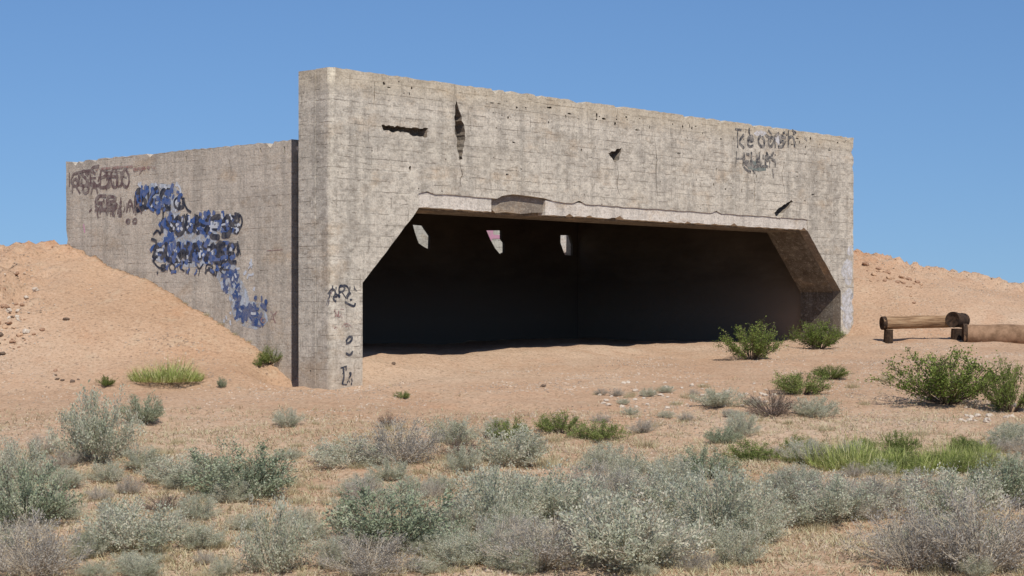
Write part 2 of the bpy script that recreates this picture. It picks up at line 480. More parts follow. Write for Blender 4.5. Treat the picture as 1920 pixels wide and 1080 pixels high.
# rounded corner pillar
arc = [(.35, .0), (.10, 0)] + [(.10-.10*math.sin(a), .10-.10*math.cos(a)) for a in [R(15*i) for i in range(1, 7)]] + [(0, .40), (.006, .404), (.006, .412), (0, .416), (0, VP), (.351, VP)]
bm = bmesh.new()
zs = [BOT] + [BOT+(TOP-BOT)*i/20 for i in range(1, 20)] + [TOP]
rings = [[bm.verts.new((a, b, z + (rg.uniform(-.02, 0) if k == 20 else 0))) for a, b in arc] for k, z in enumerate(zs)]
for r0, r1 in zip(rings, rings[1:]):
    for i in range(len(arc)-1):
        f = bm.faces.new((r0[i], r0[i+1], r1[i+1], r1[i])); f.smooth = 1 <= i < 7
bm.faces.new(rings[-1])
bmesh.ops.recalc_face_normals(bm, faces=bm.faces)
bm.from_mesh(front)
for f in bm.faces:
    c_ = f.calc_center_median()
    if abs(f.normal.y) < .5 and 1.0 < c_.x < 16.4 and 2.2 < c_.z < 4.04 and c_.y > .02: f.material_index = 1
    if abs(f.normal.y) < .5 and 14.5 < c_.x < 16.4 and c_.z < 1.82 and c_.y > .02: f.material_index = 1  # right jamb and soffit edge take the dark colour as painted shade
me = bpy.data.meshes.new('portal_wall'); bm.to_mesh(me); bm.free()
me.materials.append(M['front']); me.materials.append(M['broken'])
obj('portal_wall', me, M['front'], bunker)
obj('portal_core', back, M['core_shade'], bunker)

# pale beam over the opening and its broken stretch
def beam(name, u0, u1, zb, zt, v0, v1, mat):
    pts = ragged((u0, zt), (u1, zt), .004, .3) + [(u1, zt), (u1, zb)] + ragged((u1, zb), (u0, zb), .018, .12, .12, 1, 1) + [(u0, zb)]
    return curve_slab(name, [pts], v0, v1)
for m_ in (beam('lintel_band', 2.092, 4.02, 1.80, 2.09, .022, .221, 0), beam('lintel_band', 5.55, 14.758, 1.80, 2.09, .022, .221, 0)):
    obj('lintel_band', m_, M['band'], bunker)
pts = [(3.98, 2.2), (5.6, 2.2), (5.75, 1.99), (5.62, 1.86), (5.2, 1.83), (4.9, 1.80), (4.5, 1.82), (4.2, 1.79), (4.05, 1.88)]
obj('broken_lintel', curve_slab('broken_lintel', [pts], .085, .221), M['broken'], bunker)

def box_bm(bm, x0, x1, y0, y1, z0, z1):
    vs = [bm.verts.new(p) for p in ((x0,y0,z0),(x1,y0,z0),(x1,y1,z0),(x0,y1,z0),(x0,y0,z1),(x1,y0,z1),(x1,y1,z1),(x0,y1,z1))]
    for f in ((3,2,1,0),(4,5,6,7),(0,1,5,4),(1,2,6,5),(2,3,7,6),(3,0,4,7)): bm.faces.new([vs[i] for i in f])

# side wall: ragged top outline, drawn in (v, z) and turned
SW = .42
def side_wall(u0, u1, name, mat):
    o = [(1.57 if u0 < 1 else 1.15, BOT)] + [(1.57 if u0 < 1 else 1.15, 3.03)]
    pts = ragged((o[1][0], 3.03), (9.0, 3.06), .03, .12, .10) + ragged((9.0, 3.06), (9.0, BOT), .02, .2, .05, 0, -1) + [(9.0, BOT), (o[0][0], BOT)]
    h = []
    for _ in range(7):
        v = rg.uniform(1.2, 8.2); z = rg.uniform(2.72, 2.92); w = rg.uniform(.012, .022); hh = rg.uniform(.03, .08)
        h.append([(v-w, z-hh), (v+w, z-hh*.8), (v+w, z+hh), (v-w*.6, z+hh)])
    me = curve_slab(name, [pts]+h, 0, u1-u0)
    for vt in me.vertices:
        a, b, c = vt.co
        vt.co = (u0+b, a, c)
    return me
o = obj('side_wall', side_wall(SW, SW+.24, 'side_wall', 0), M['side'], bunker)
bm = bmesh.new(); box_bm(bm, SW+.19, SW+.238, VP+.002, 1.568, BOT, 2.98)
me = bpy.data.meshes.new('joint_recess'); bm.to_mesh(me); bm.free()
obj('joint_recess', me, M['core_shade'], bunker)
o = obj('side_wall', side_wall(16.35, 16.67, 'side_wall_far', 0), M['side'], bunker)
# rear wall with five clerestory openings
wshape = [(774, 421), (794, 423), (807, 442), (806, 468), (797, 464), (785, 456), (778, 436)]
w1 = [front_uz(*p, v=8.52) for p in wshape]
u1c = sum(p[0] for p in w1)/len(w1)
wins = []
sh2 = [front_uz(*p, v=8.52) for p in [(912, 432), (941, 432), (941, 448), (946, 455), (946, 473), (938, 477), (928, 465), (920, 450)]]
sh3 = [front_uz(*p, v=8.52) for p in [(1051, 441), (1069, 441), (1074, 458), (1074, 479), (1059, 478), (1051, 455)]]
wins = [w1, sh2, sh3, [(p[0]-2.75, p[1]) for p in w1], [(p[0]-5.6, p[1]) for p in sh2][:]]
wins[4] = [(p[0]-8.3, p[1]) for p in sh2]
rw = curve_slab('rear_wall', [[(.664, BOT), (.664, 2.72), (16.34, 2.72), (16.34, BOT)]]+wins, 8.52, 8.60)
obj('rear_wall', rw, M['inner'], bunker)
bm = bmesh.new(); box_bm(bm, .664, 16.34, 1.155, 8.80, 2.74, 3.0)
# downstand ribs under the roof and the inner lining of both side walls
for u in (4.0, 7.9, 11.8): box_bm(bm, u, u+.3, 1.16, 8.5, 2.45, 2.737)
me = bpy.data.meshes.new('roof_slab'); bm.to_mesh(me); bm.free()
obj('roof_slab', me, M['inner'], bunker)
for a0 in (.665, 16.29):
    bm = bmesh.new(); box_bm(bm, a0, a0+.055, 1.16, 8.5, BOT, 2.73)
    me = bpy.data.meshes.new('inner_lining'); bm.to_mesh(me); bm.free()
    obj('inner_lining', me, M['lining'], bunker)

# free standing wall behind the rear openings
bw = empty('baffle_wall', (X0, Y0, 0), math.pi/2-TH)
tag(bw, 'pale concrete wall seen in sunlight through the small openings at the back of the bunker', 'wall')
obj('wall_slab', curve_slab('wall_slab', [ragged((9.6, 2.62), (19.6, 2.6), .02, .3, .1)+[(19.6, 2.6), (19.6, -1.2), (9.6, -1.2)]], 10.2, 10.5), M['pale'], bw)
obj('coping', curve_slab('coping', [[(9.55, 2.60), (19.65, 2.60), (19.65, 2.70), (9.55, 2.70)]], 10.15, 10.55), M['pale'], bw)

pk = lambda x, y: front_uz(x, y, 10.19)
vs = [pk(*q) for q in [(905, 425), (925, 425), (925, 440), (948, 441), (948, 447), (922, 448), (920, 470), (905, 470)]]
pm_ = mesh('graffiti', [(p[0], 10.192, p[1]) for p in vs], [tuple(range(8))])
PINKMARK = pm_
# ------------------------------------------------------------------ graffiti
STROKES = {
 'A': [[(0,0),(.45,1),(1,0)],[(.2,.4),(.8,.4)]], 'B': [[(0,0),(0,1),(.8,.85),(.7,.55),(0,.5)],[(.7,.5),(1,.25),(.7,0),(0,0)]],
 'C': [[(1,.85),(.5,1),(0,.55),(.3,0),(1,.1)]], 'D': [[(0,0),(0,1),(.8,.8),(1,.4),(.6,0),(0,0)]],
 'E': [[(1,1),(0,1),(0,0),(1,0)],[(0,.5),(.7,.5)]], 'H': [[(0,0),(0,1)],[(1,0),(1,1)],[(0,.5),(1,.5)]],
 'I': [[(.5,0),(.5,1)]], 'K': [[(0,0),(0,1)],[(1,1),(.05,.45),(1,0)]], 'L': [[(0,1),(0,0),(1,0)]],
 'M': [[(0,0),(.1,1),(.5,.4),(.9,1),(1,0)]], 'N': [[(0,0),(0,1),(1,0),(1,1)]], 'O': [[(.5,1),(0,.6),(.2,.05),(.8,0),(1,.5),(.5,1)]],
 'P': [[(0,0),(0,1),(.9,.85),(.8,.5),(0,.45)]], 'R': [[(0,0),(0,1),(.9,.8),(.7,.5),(0,.45)],[(.4,.45),(1,0)]],
 'S': [[(1,.9),(.4,1),(.1,.7),(.9,.4),(.7,.02),(0,.1)]], 'T': [[(0,1),(1,1)],[(.5,1),(.5,0)]], 'U': [[(0,1),(.1,.1),(.6,0),(1,.3),(1,1)]],
 'W': [[(0,1),(.2,0),(.5,.6),(.8,0),(1,1)]], 'Y': [[(0,1),(.5,.5),(1,1)],[(.5,.5),(.4,0)]], 'Z': [[(0,1),(1,1),(0,0),(1,0)]],
 'a': [[(.9,.6),(.3,.65),(.05,.3),(.4,0),(.9,.3)],[(.9,.65),(1,0)]], 'e': [[(.05,.35),(.9,.4),(.6,.7),(.1,.5),(.2,.05),(.9,.1)]],
 'k': [[(.1,0),(.1,1)],[(.8,.65),(.15,.35),(.9,0)]], 'h': [[(.1,0),(.1,1)],[(.1,.5),(.6,.65),(.9,.45),(.9,0)]],
 'o': [[(.5,.65),(.05,.4),(.3,0),(.85,.1),(.85,.5),(.5,.65)]], 's': [[(.9,.6),(.3,.65),(.3,.4),(.8,.25),(.6,0),(.1,.05)]],
 'l': [[(.4,1),(.3,.1),(.7,0)]], 'u': [[(.1,.65),(.15,.05),(.7,0),(.9,.65)],[(.9,.3),(1,0)]], 'i': [[(.5,.6),(.5,0)],[(.5,.85),(.52,.9)]],
 'p': [[(.1,.7),(.1,-.3)],[(.1,.6),(.7,.7),(.9,.3),(.2,.05)]], 'q': [[(.9,.7),(.9,-.3)],[(.9,.6),(.2,.65),(.1,.2),(.9,.1)]],
 '?': [[(0,.8),(.4,1),(.9,.8),(.8,.5),(.4,.35),(.4,.15)]], '3': [[(0,.9),(.8,1),(.9,.7),(.3,.55),(.9,.4),(.8,0),(0,.05)]],
 '/': [[(0,0),(1,1)]], '-': [[(0,.5),(1,.5)]], '~': [[(0,.3),(.3,.6),(.6,.3),(1,.6)]],
}
def chaikin(p):
    for _ in range(2):
        q = [p[0]]
        for a, b in zip(p, p[1:]):
            q += [(a[0]*.75+b[0]*.25, a[1]*.75+b[1]*.25), (a[0]*.25+b[0]*.75, a[1]*.25+b[1]*.75)]
        p = q+[p[-1]]
    return p

class Paint:
    """brush strokes given in picture measurements, laid 3 mm proud of the wall they are sprayed on"""
    lift = {'n': 0}
    def __init__(s, plane): s.v, s.f, s.plane = [], [], plane
    def put(s, pts, w, smooth=True):
        Paint.lift['n'] += 1
        off = .004 + .00012*(Paint.lift['n'] % 60)
        if smooth and len(pts) > 2: pts = chaikin(pts)
        pp = [s.plane(p[0], p[1]) for p in pts]
        n = len(pp)
        b0 = len(s.v)
        for i, p in enumerate(pp):
            a = pp[max(0, i-1)]; b = pp[min(n-1, i+1)]
            dx, dz = b[0]-a[0], b[1]-a[1]; L = math.hypot(dx, dz) or 1
            ww = w*.5*rg.uniform(.8, 1.15)*(.6 if i in (0, n-1) else 1)
            nx_, nz_ = -dz/L*ww, dx/L*ww
            s.v.append((p[0]+nx_, off, p[1]+nz_)); s.v.append((p[0]-nx_, off, p[1]-nz_))
            if i: s.f.append((b0+2*i-2, b0+2*i-1, b0+2*i+1, b0+2*i))
    def letter(s, ch, x, y, w, h, lw, slant=0, jit=.07):
        for st in STROKES.get(ch, []):
            s.put([(x + (a+rg.uniform(-jit, jit))*w + slant*b*h, y - (b+rg.uniform(-jit, jit))*h) for a, b in st], lw)
    def text(s, tx, x, y, w, h, lw, gap=.25, slant=0, drop=0, jit=.07):
        for ch in tx:
            if ch != ' ': s.letter(ch, x, y+drop*0, w*rg.uniform(.9, 1.1), h*rg.uniform(.9, 1.1), lw, slant, jit)
            x += w*(1+gap); y += drop
    def scrib(s, x0, y0, x1, y1, n, w, L=12, slope=0):
        for _ in range(n):
            x = rg.uniform(x0, x1); y = rg.uniform(y0, y1)+slope*(x-x0); a = rg.choice([90, 90, 80, 0, 45, 135, 110])+rg.gauss(0, 12); l = L*rg.uniform(.4, 1)
            dx, dy = math.cos(R(a))*l/2, math.sin(R(a))*l/2; b = rg.uniform(-.3, .3)*l
            s.put([(x-dx, y-dy), (x+dy*b*.1, y-dx*b*.1), (x+dx, y+dy)], w*rg.uniform(.6, 1.2))
    def blob(s, pts):
        Paint.lift['n'] += 1
        off = .0022 + .00006*(Paint.lift['n'] % 20)
        b0 = len(s.v)
        for p in pts:
            a = s.plane(*p); s.v.append((a[0], off, a[1]))
        s.f.append(tuple(range(b0, b0+len(pts))))
    def build(s, mat, label, side=False, name='graffiti'):
        if side: vs = [(SW-o_, a, z) for a, o_, z in s.v]
        else: vs = [(a, -o_, z) for a, o_, z in s.v]
        o = obj(name, mesh(name, vs, s.f), mat, bunker)
        o['label'] = label
        return o
obj('graffiti', PINKMARK, M['pink'], bw)
def sidep(x, y):
    v, z = side_vz(x, y, SW); return min(v, 8.93), z
def frontp(x, y):
    u, z = front_uz(x, y); return min(u, 16.70), z

# side wall, blue and black lettering
def cloud(P, cx, cy, rx, ry, n=14):
    P.blob([(cx+rx*math.cos(2*math.pi*i/n)*rg.uniform(.75, 1.1), cy+ry*math.sin(2*math.pi*i/n)*rg.uniform(.75, 1.1)) for i in range(n)])
P = Paint(sidep)
for c in [(292, 368, 24, 22), (325, 388, 18, 22), (345, 425, 40, 14), (395, 420, 44, 14), (425, 425, 24, 16), (330, 465, 40, 20), (385, 470, 40, 18), (430, 520, 22, 32), (448, 560, 18, 44), (474, 592, 30, 28), (300, 360, 34, 20), (360, 440, 60, 24), (350, 480, 60, 26)]: cloud(P, *c)
P.build(M['pblue'], 'pale blue spray haze under the dark lettering', True)
P = Paint(sidep)
P.text('BKEd', 256, 392, 19, 38, .11, .2); P.text('LEI', 262, 390, 17, 32, .09, .25)
P.text('H', 306, 410, 14, 34, .07)
P.text('O', 326, 392, 22, 28, .05); P.put([(345, 375), (350, 392), (359, 398)], .05)
P.text('NOWMES', 304, 438, 20, 36, .11, .12, 0, 1.2)
P.text('3S', 424, 438, 13, 34, .06, .15); P.put([(440, 400), (452, 402), (456, 418), (448, 432)], .045)
P.put([(288, 440), (296, 430), (302, 440)], .05); P.put([(284, 448), (296, 452), (288, 470)], .06)
P.text('ALWAYS', 288, 486, 20, 34, .12, .14, .05, 1.0)
P.text('KE', 408, 490, 16, 34, .08, .3)
P.put([(438, 470), (446, 452), (448, 475)], .05); P.put([(446, 452), (452, 478)], .04)
P.scrib(258, 352, 345, 392, 20, .06); P.scrib(306, 404, 452, 434, 46, .06); P.scrib(288, 460, 448, 488, 50, .065); P.scrib(290, 494, 430, 514, 12, .04)
P.put([(286, 488), (300, 506), (318, 498), (326, 490), (350, 492)], .045)
P.text('oOK', 300, 508, 12, 16, .04, .4); P.text('TYRR', 348, 516, 13, 22, .04, .5)
P.put([(398, 508), (406, 518)], .05); P.put([(384, 512), (394, 502), (404, 516)], .04)
P.build(M['ink'], 'rows of black spray-painted letters on the side wall', True)
P = Paint(sidep)
P.text('VUM', 318, 430, 16, 22, .07, .3); P.text('EMW', 350, 432, 18, 20, .07, .3)
P.text('WUH', 300, 478, 17, 26, .085, .3); P.text('UAE', 372, 482, 16, 26, .07, .3)
P.text('I/', 258, 386, 14, 30, .09, .3); P.scrib(256, 350, 345, 396, 22, .09, 18); P.scrib(300, 400, 452, 440, 40, .09, 18); P.scrib(286, 450, 450, 490, 44, .09, 18); P.scrib(292, 492, 440, 512, 18, .06, 14); P.scrib(310, 412, 440, 432, 30, .075); P.scrib(292, 462, 430, 486, 34, .08); P.scrib(260, 358, 330, 388, 14, .07)
P.build(M['navy'], 'navy fill inside the black letters', True)
P = Paint(sidep)
P.scrib(262, 345, 340, 392, 26, .06); P.scrib(310, 404, 450, 434, 44, .055); P.scrib(290, 462, 440, 488, 44, .055); P.scrib(420, 490, 480, 610, 20, .05, 12, .0)
P.build(M['pwht'], 'whitish flecks over the dark lettering', True)
P = Paint(sidep)
P.scrib(420, 505, 450, 550, 22, .075); P.scrib(438, 556, 500, 612, 30, .075, 14); P.scrib(438, 545, 452, 570, 8, .07)
P.text('A', 420, 530, 16, 28, .07); P.text('R', 434, 534, 10, 26, .05); P.put([(440, 545), (446, 550), (438, 560)], .06)
P.put([(450, 556), (446, 580), (444, 598)], .06); P.put([(438, 578), (456, 574), (462, 584)], .05)
P.put([(440, 598), (452, 590), (462, 600)], .05); P.put([(456, 575), (470, 592), (478, 606)], .08)
P.put([(466, 570), (480, 586), (494, 604)], .09); P.put([(472, 608), (490, 612)], .06)
P.build(M['blue'], 'blue scrawl running down the side wall toward the heap', True)
P = Paint(sidep)
P.text('SEBOO', 150, 350, 16, 34, .06, .2); P.text('RoA', 137, 362, 14, 26, .055, .2)
P.text('EB', 180, 392, 18, 26, .07, .2); P.text('HIAR', 204, 400, 13, 32, .05, .3)
P.text('oo', 236, 418, 10, 12, .04, .3); P.put([(140, 325), (170, 318), (180, 326)], .05)
P.scrib(136, 325, 240, 352, 34, .05); P.scrib(170, 372, 244, 404, 24, .05); P.put([(200, 322), (230, 322)], .03); P.text('K?', 131, 350, 9, 26, .05); P.text('Ks', 208, 405, 9, 14, .04, .5)
P.build(M['maroon'], 'faded maroon tags at the far top corner of the side wall', True)
P = Paint(sidep)
P.put([(180, 318), (215, 314), (250, 312)], .05); P.put([(250, 318), (280, 314), (292, 315)], .06); P.put([(262, 325), (272, 312)], .05)
P.text('oA', 488, 606, 12, 18, .03, .5); P.text('Y', 508, 600, 12, 18, .03); P.put([(500, 470), (530, 468)], .02)
P.build(M['red'], 'faded red spray lines along the top of the side wall', True)
P = Paint(sidep); P.put([(157, 420), (159, 436)], .06); P.build(M['pink'], 'small pink paint mark near the heap', True)

# front face tags
P = Paint(frontp)
P.text('keoash', 1381, 276, 15, 34, .075, .28, 0, .3); P.put([(1378, 242), (1390, 244)], .10); P.put([(1440, 244), (1447, 252)], .08)
P.text('l', 1402, 250, 6, 10, .05); P.put([(1508, 258), (1513, 264)], .08)
P.text('mulli', 1382, 312, 13, 22, .07); P.text('HULLY', 1380, 311, 14, 26, .06, .02, 0, .6)
P.scrib(1382, 246, 1492, 274, 14, .07, 10); P.scrib(1382, 288, 1450, 312, 14, .06, 12); P.put([(1394, 312), (1400, 320), (1408, 322)], .06); P.put([(1410, 318), (1416, 326)], .07); P.put([(1448, 316), (1450, 334)], .07)
P.build(M['faded'], 'black two-line tag on the upper right of the front')
P = Paint(frontp); P.put([(1402, 312), (1420, 318), (1436, 316)], .09); P.put([(1408, 300), (1414, 308), (1420, 302)], .09)
P.build(M['grn'], 'grey-green underline below the black tag')
P = Paint(frontp)
for c in [(1425, 250, 12, 6), (1460, 262, 7, 10)]: cloud(P, *c)
for c in [(1597, 470, 9, 10), (1592, 510, 15, 26), (1590, 565, 13, 26), (1588, 600, 10, 18)]: cloud(P, *c)
P.put([(1588, 548), (1588, 566)], .16); P.put([(1602, 550), (1597, 556), (1603, 562), (1608, 556), (1602, 550)], .08)
P.put([(1576, 575), (1590, 590), (1604, 578)], .08); P.put([(1580, 600), (1592, 606), (1600, 594)], .08)
P.build(M['wht'], 'white spray marks down the right end of the front')
P = Paint(frontp)
P.put([(614, 552), (622, 540), (630, 546), (624, 560), (630, 566)], .035); P.text('R2', 636, 560, 12, 24, .035); P.put([(636, 538), (650, 534), (656, 548), (650, 560)], .035)
P.put([(646, 566), (664, 576), (666, 568)], .04); P.put([(663, 536), (668, 546)], .02); P.scrib(616, 538, 664, 566, 16, .03, 9); P.scrib(640, 690, 660, 720, 8, .03, 8)
P.put([(648, 640), (654, 630), (661, 632), (656, 642), (648, 644)], .04); P.put([(648, 662), (656, 667), (661, 658)], .04)
P.put([(643, 690), (645, 705), (641, 720)], .04); P.put([(638, 690), (650, 686)], .03); P.put([(641, 720), (650, 721)], .035); P.text('b', 652, 705, 6, 10, .03)
P.put([(654, 700), (658, 698), (656, 706)], .035)
P.build(M['ink'], 'black scrawl down the front of the left pillar')
P = Paint(frontp)
P.put([(626, 580), (634, 596), (640, 588)], .02); P.put([(640, 612), (650, 604), (660, 614)], .02)
P.put([(618, 540), (622, 552)], .03); P.scrib(622, 575, 672, 620, 12, .02, 8); P.build(M['red'], 'faint reddish marks on the left pillar')

# ------------------------------------------------------------------ plants
def fr_basis(d):
    d = d.normalized()
    a = d.cross(Vector((0, 0, 1)))
    if a.length < .05: a = d.cross(Vector((1, 0, 0)))
    a.normalize()
    return d, a, d.cross(a)

def shrub(seed, n_main=26, n_twig=9, leaves=13, ht=.62, leaf=(.030, .010), spread=74, bare=.12, tuft=.05, stemr=.004, tbias=0.0, top=.0):
    r = random.Random(seed)
    lv, lf, lt, sv, sf = [], [], [], [], []
    def tube(p, q, ra, rb):
        d, a, b = fr_basis(q-p); k = len(sv)
        for c, rr in ((p, ra), (q, rb)):
            for j in range(3):
                an = j*2.0944; sv.append(tuple(c + (a*math.cos(an)+b*math.sin(an))*rr))
        for j in range(3): sf.append((k+j, k+(j+1) % 3, k+3+(j+1) % 3, k+3+j))
    def addleaf(p, d, L, W, tn):
        d, a, b = fr_basis(d)
        an = r.uniform(0, 6.28); w = (a*math.cos(an)+b*math.sin(an))*W*.5
        k = len(lv)
        lv.extend([tuple(p), tuple(p+d*L*.5+w), tuple(p+d*L), tuple(p+d*L*.5-w)])
        lf.append((k, k+1, k+2, k+3)); lt.append(tn)
    lob = [(r.uniform(0, 6.28), r.uniform(.12, .3)) for _ in range(4)]
    for i in range(n_main):
        az = r.uniform(0, 6.28); tl = R(spread)*math.sqrt(r.random())
        out = 1 + sum(a_*math.cos(az*(j+1)+ph) for j, (ph, a_) in enumerate(lob))*.5
        H = ht*(math.cos(tl)**.7)*r.uniform(.72, 1.02)
        end = Vector((math.cos(az)*.5*math.sin(tl)*out*1.05, math.sin(az)*.5*math.sin(tl)*out*1.05, H*.95+.04))
        base = Vector((math.cos(az)*.06*r.random(), math.sin(az)*.06*r.random(), -.03))
        mid = base.lerp(end, .5) + Vector((r.uniform(-.04, .04), r.uniform(-.04, .04), -.03+.02*r.random()))
        pts = []
        for k in range(5):
            t = k/4; pts.append(base*(1-t)**2 + mid*2*t*(1-t) + end*t*t)
        for k in range(4): tube(pts[k], pts[k+1], stemr*(1.5-.3*k), stemr*(1.2-.3*k))
        stem_t = r.uniform(.15, .6) + tbias
        isbare = r.random() < bare
        for q in range(n_twig):
            t = r.uniform(.28, 1.0); k = min(3, int(t*4)); p = pts[k].lerp(pts[k+1], t*4-k)
            d = (p-Vector((0, 0, .05))).normalized()*.8 + Vector((r.gauss(0, .55), r.gauss(0, .55), r.gauss(.35, .4)))
            d.normalize(); tl_ = r.uniform(.06, .15)
            e = p+d*tl_
            if e.z < .02: e.z = .02
            tube(p, e, stemr*.55, stemr*.3)
            if isbare and r.random() < .75: 
                tube(e, e+d*.05+Vector((0, 0, .02)), stemr*.4, stemr*.2); continue
            for _ in range(leaves):
                s = r.random(); c = p.lerp(e, s) + Vector((r.gauss(0, tuft*.35), r.gauss(0, tuft*.35), r.gauss(0, tuft*.3)))
                ld = d*.6 + Vector((r.gauss(0, .6), r.gauss(0, .6), r.gauss(.3, .5)))
                ls = r.uniform(.6, 1.25)
                if c.z < .0: c.z = r.uniform(0, .03)
                addleaf(c, ld, leaf[0]*ls, leaf[1]*ls, min(1, max(0, stem_t + r.gauss(0, .14) + (.25 if r.random() < .06 else 0) + top*c.z)))
    return mesh('foliage', lv, lf, False, lt), mesh('stems', sv, sf)

def grass(seed, n=420, ht=.5, rad=.42, w=.010, lean=.5, flat=1.0):
    r = random.Random(seed); lv, lf, lt = [], [], []
    for i in range(n):
        a = r.uniform(0, 6.28); q = rad*math.sqrt(r.random())
        p = Vector((math.cos(a)*q, math.sin(a)*q, -.02))
        b = r.uniform(0, 6.28); ln = abs(r.gauss(0, lean))
        d = Vector((math.cos(a)*q*1.1+math.cos(b)*ln*.5, math.sin(a)*q*1.1+math.sin(b)*ln*.5, 1)).normalized()
        L = ht*r.uniform(.3, 1.0)*(1-.55*(q/rad)**2)*(.75+.5*noise.noise(Vector((p.x*5, p.y*5, seed))))
        m = p+d*L*.55; e = m + (d+Vector((math.cos(b)*ln, math.sin(b)*ln, -.35*ln))).normalized()*L*.5
        s = Vector((math.cos(b+1.57), math.sin(b+1.57), 0))*w*r.uniform(.7, 1.3)*.5
        k = len(lv)
        lv.extend([tuple(p+s), tuple(p-s), tuple(m-s*.8), tuple(m+s*.8), tuple(e)])
        lf.append((k, k+1, k+2, k+3)); lf.append((k+3, k+2, k+4))
        tn = min(1, max(0, r.gauss(.48, .27))); lt.extend([tn, tn])
    return mesh('blades', lv, lf, False, lt)

PROTO = {}
def add_proto(kind, gens, lm, sm_):
    PROTO[kind] = []
    for fm, st in gens:
        fm.materials.append(LM[lm])
        if st is not None: st.materials.append(M[sm_])
        PROTO[kind].append((fm, st))
add_proto('salt', [shrub(11+i, 62, 10, 15, .6, (.030, .014), 84, .08, .075) for i in range(6)], 'salt', 'stem')
add_proto('sage', [shrub(31+i, 60, 10, 16, .6, (.030, .015), 82, .04, .07) for i in range(3)], 'sage', 'darkstem')
add_proto('lav', [shrub(51+i, 62, 12, 11, .6, (.028, .009), 84, .2, .075, .0042) for i in range(3)], 'lav', 'stem')
add_proto('green', [shrub(71+i, 55, 9, 14, .5, (.034, .015), 84, .03, .07) for i in range(2)], 'green', 'darkstem')
add_proto('creo', [shrub(81+i, 56, 10, 16, .66, (.026, .015), 76, .03, .06, .005) for i in range(3)], 'creo', 'darkstem')
add_proto('dead', [shrub(91+i, 56, 12, 6, .5, (.026, .007), 84, .4, .06, .0045) for i in range(2)], 'dead', 'darkstem')
add_proto('grass', [(grass(5+i, 2400, .58, .52, .008, 1.15), None) for i in range(3)], 'grass', None)
add_proto('straw', [(grass(15+i, 320, .6, .42, .010, .7), None) for i in range(2)], 'straw', None)
NAME = {'salt': 'saltbush', 'sage': 'sage_shrub', 'lav': 'twiggy_shrub', 'green': 'leafy_shrub', 'creo': 'creosote_bush', 'dead': 'dry_shrub', 'grass': 'grass_clump', 'straw': 'straw_tuft'}
CAT = {'grass': 'grass', 'straw': 'grass'}
HT = {'salt': .66, 'sage': .66, 'lav': .66, 'green': .56, 'creo': .72, 'dead': .56, 'grass': .56, 'straw': .5}
pr = random.Random(99)
SPOTS = []
def plant(kind, px, py, w, h, label, group=None, dy=0.0):
    x, y = ray_ground(px, py)
    y += dy; x = (px-HX)/FOC*y
    z = ground_h(x, y)
    k_ = {'straw': (1, 1), 'grass': (1, 1), 'creo': (1.12, 1.0), 'green': (1.05, 1.0), 'dead': (1.05, 1)}.get(kind, (1.2, 1.15) if py > 840 else (1.0, 1.0))
    W = w/FOC*y*k_[0]; H = h/FOC*y*k_[1]
    y += W*.22
    z = ground_h(x, y)
    SPOTS.append((x, y, W*.4))
    fm, st = pr.choice(PROTO[kind])
    rz = pr.uniform(0, 6.28)
    sx = W*1.0; sz = H/HT[kind]
    if st is None:
        o = obj(NAME[kind], fm, None)
        o.location = (x, y, z); o.rotation_euler = (0, 0, rz); o.scale = (sx, sx, sz)
    else:
        o = empty(NAME[kind], (x, y, z), rz); o.scale = (sx, sx, sz)
        obj('foliage', fm, None, o); obj('stems', st, None, o)
    tag(o, label, CAT.get(kind, 'shrub'), group)
    return o

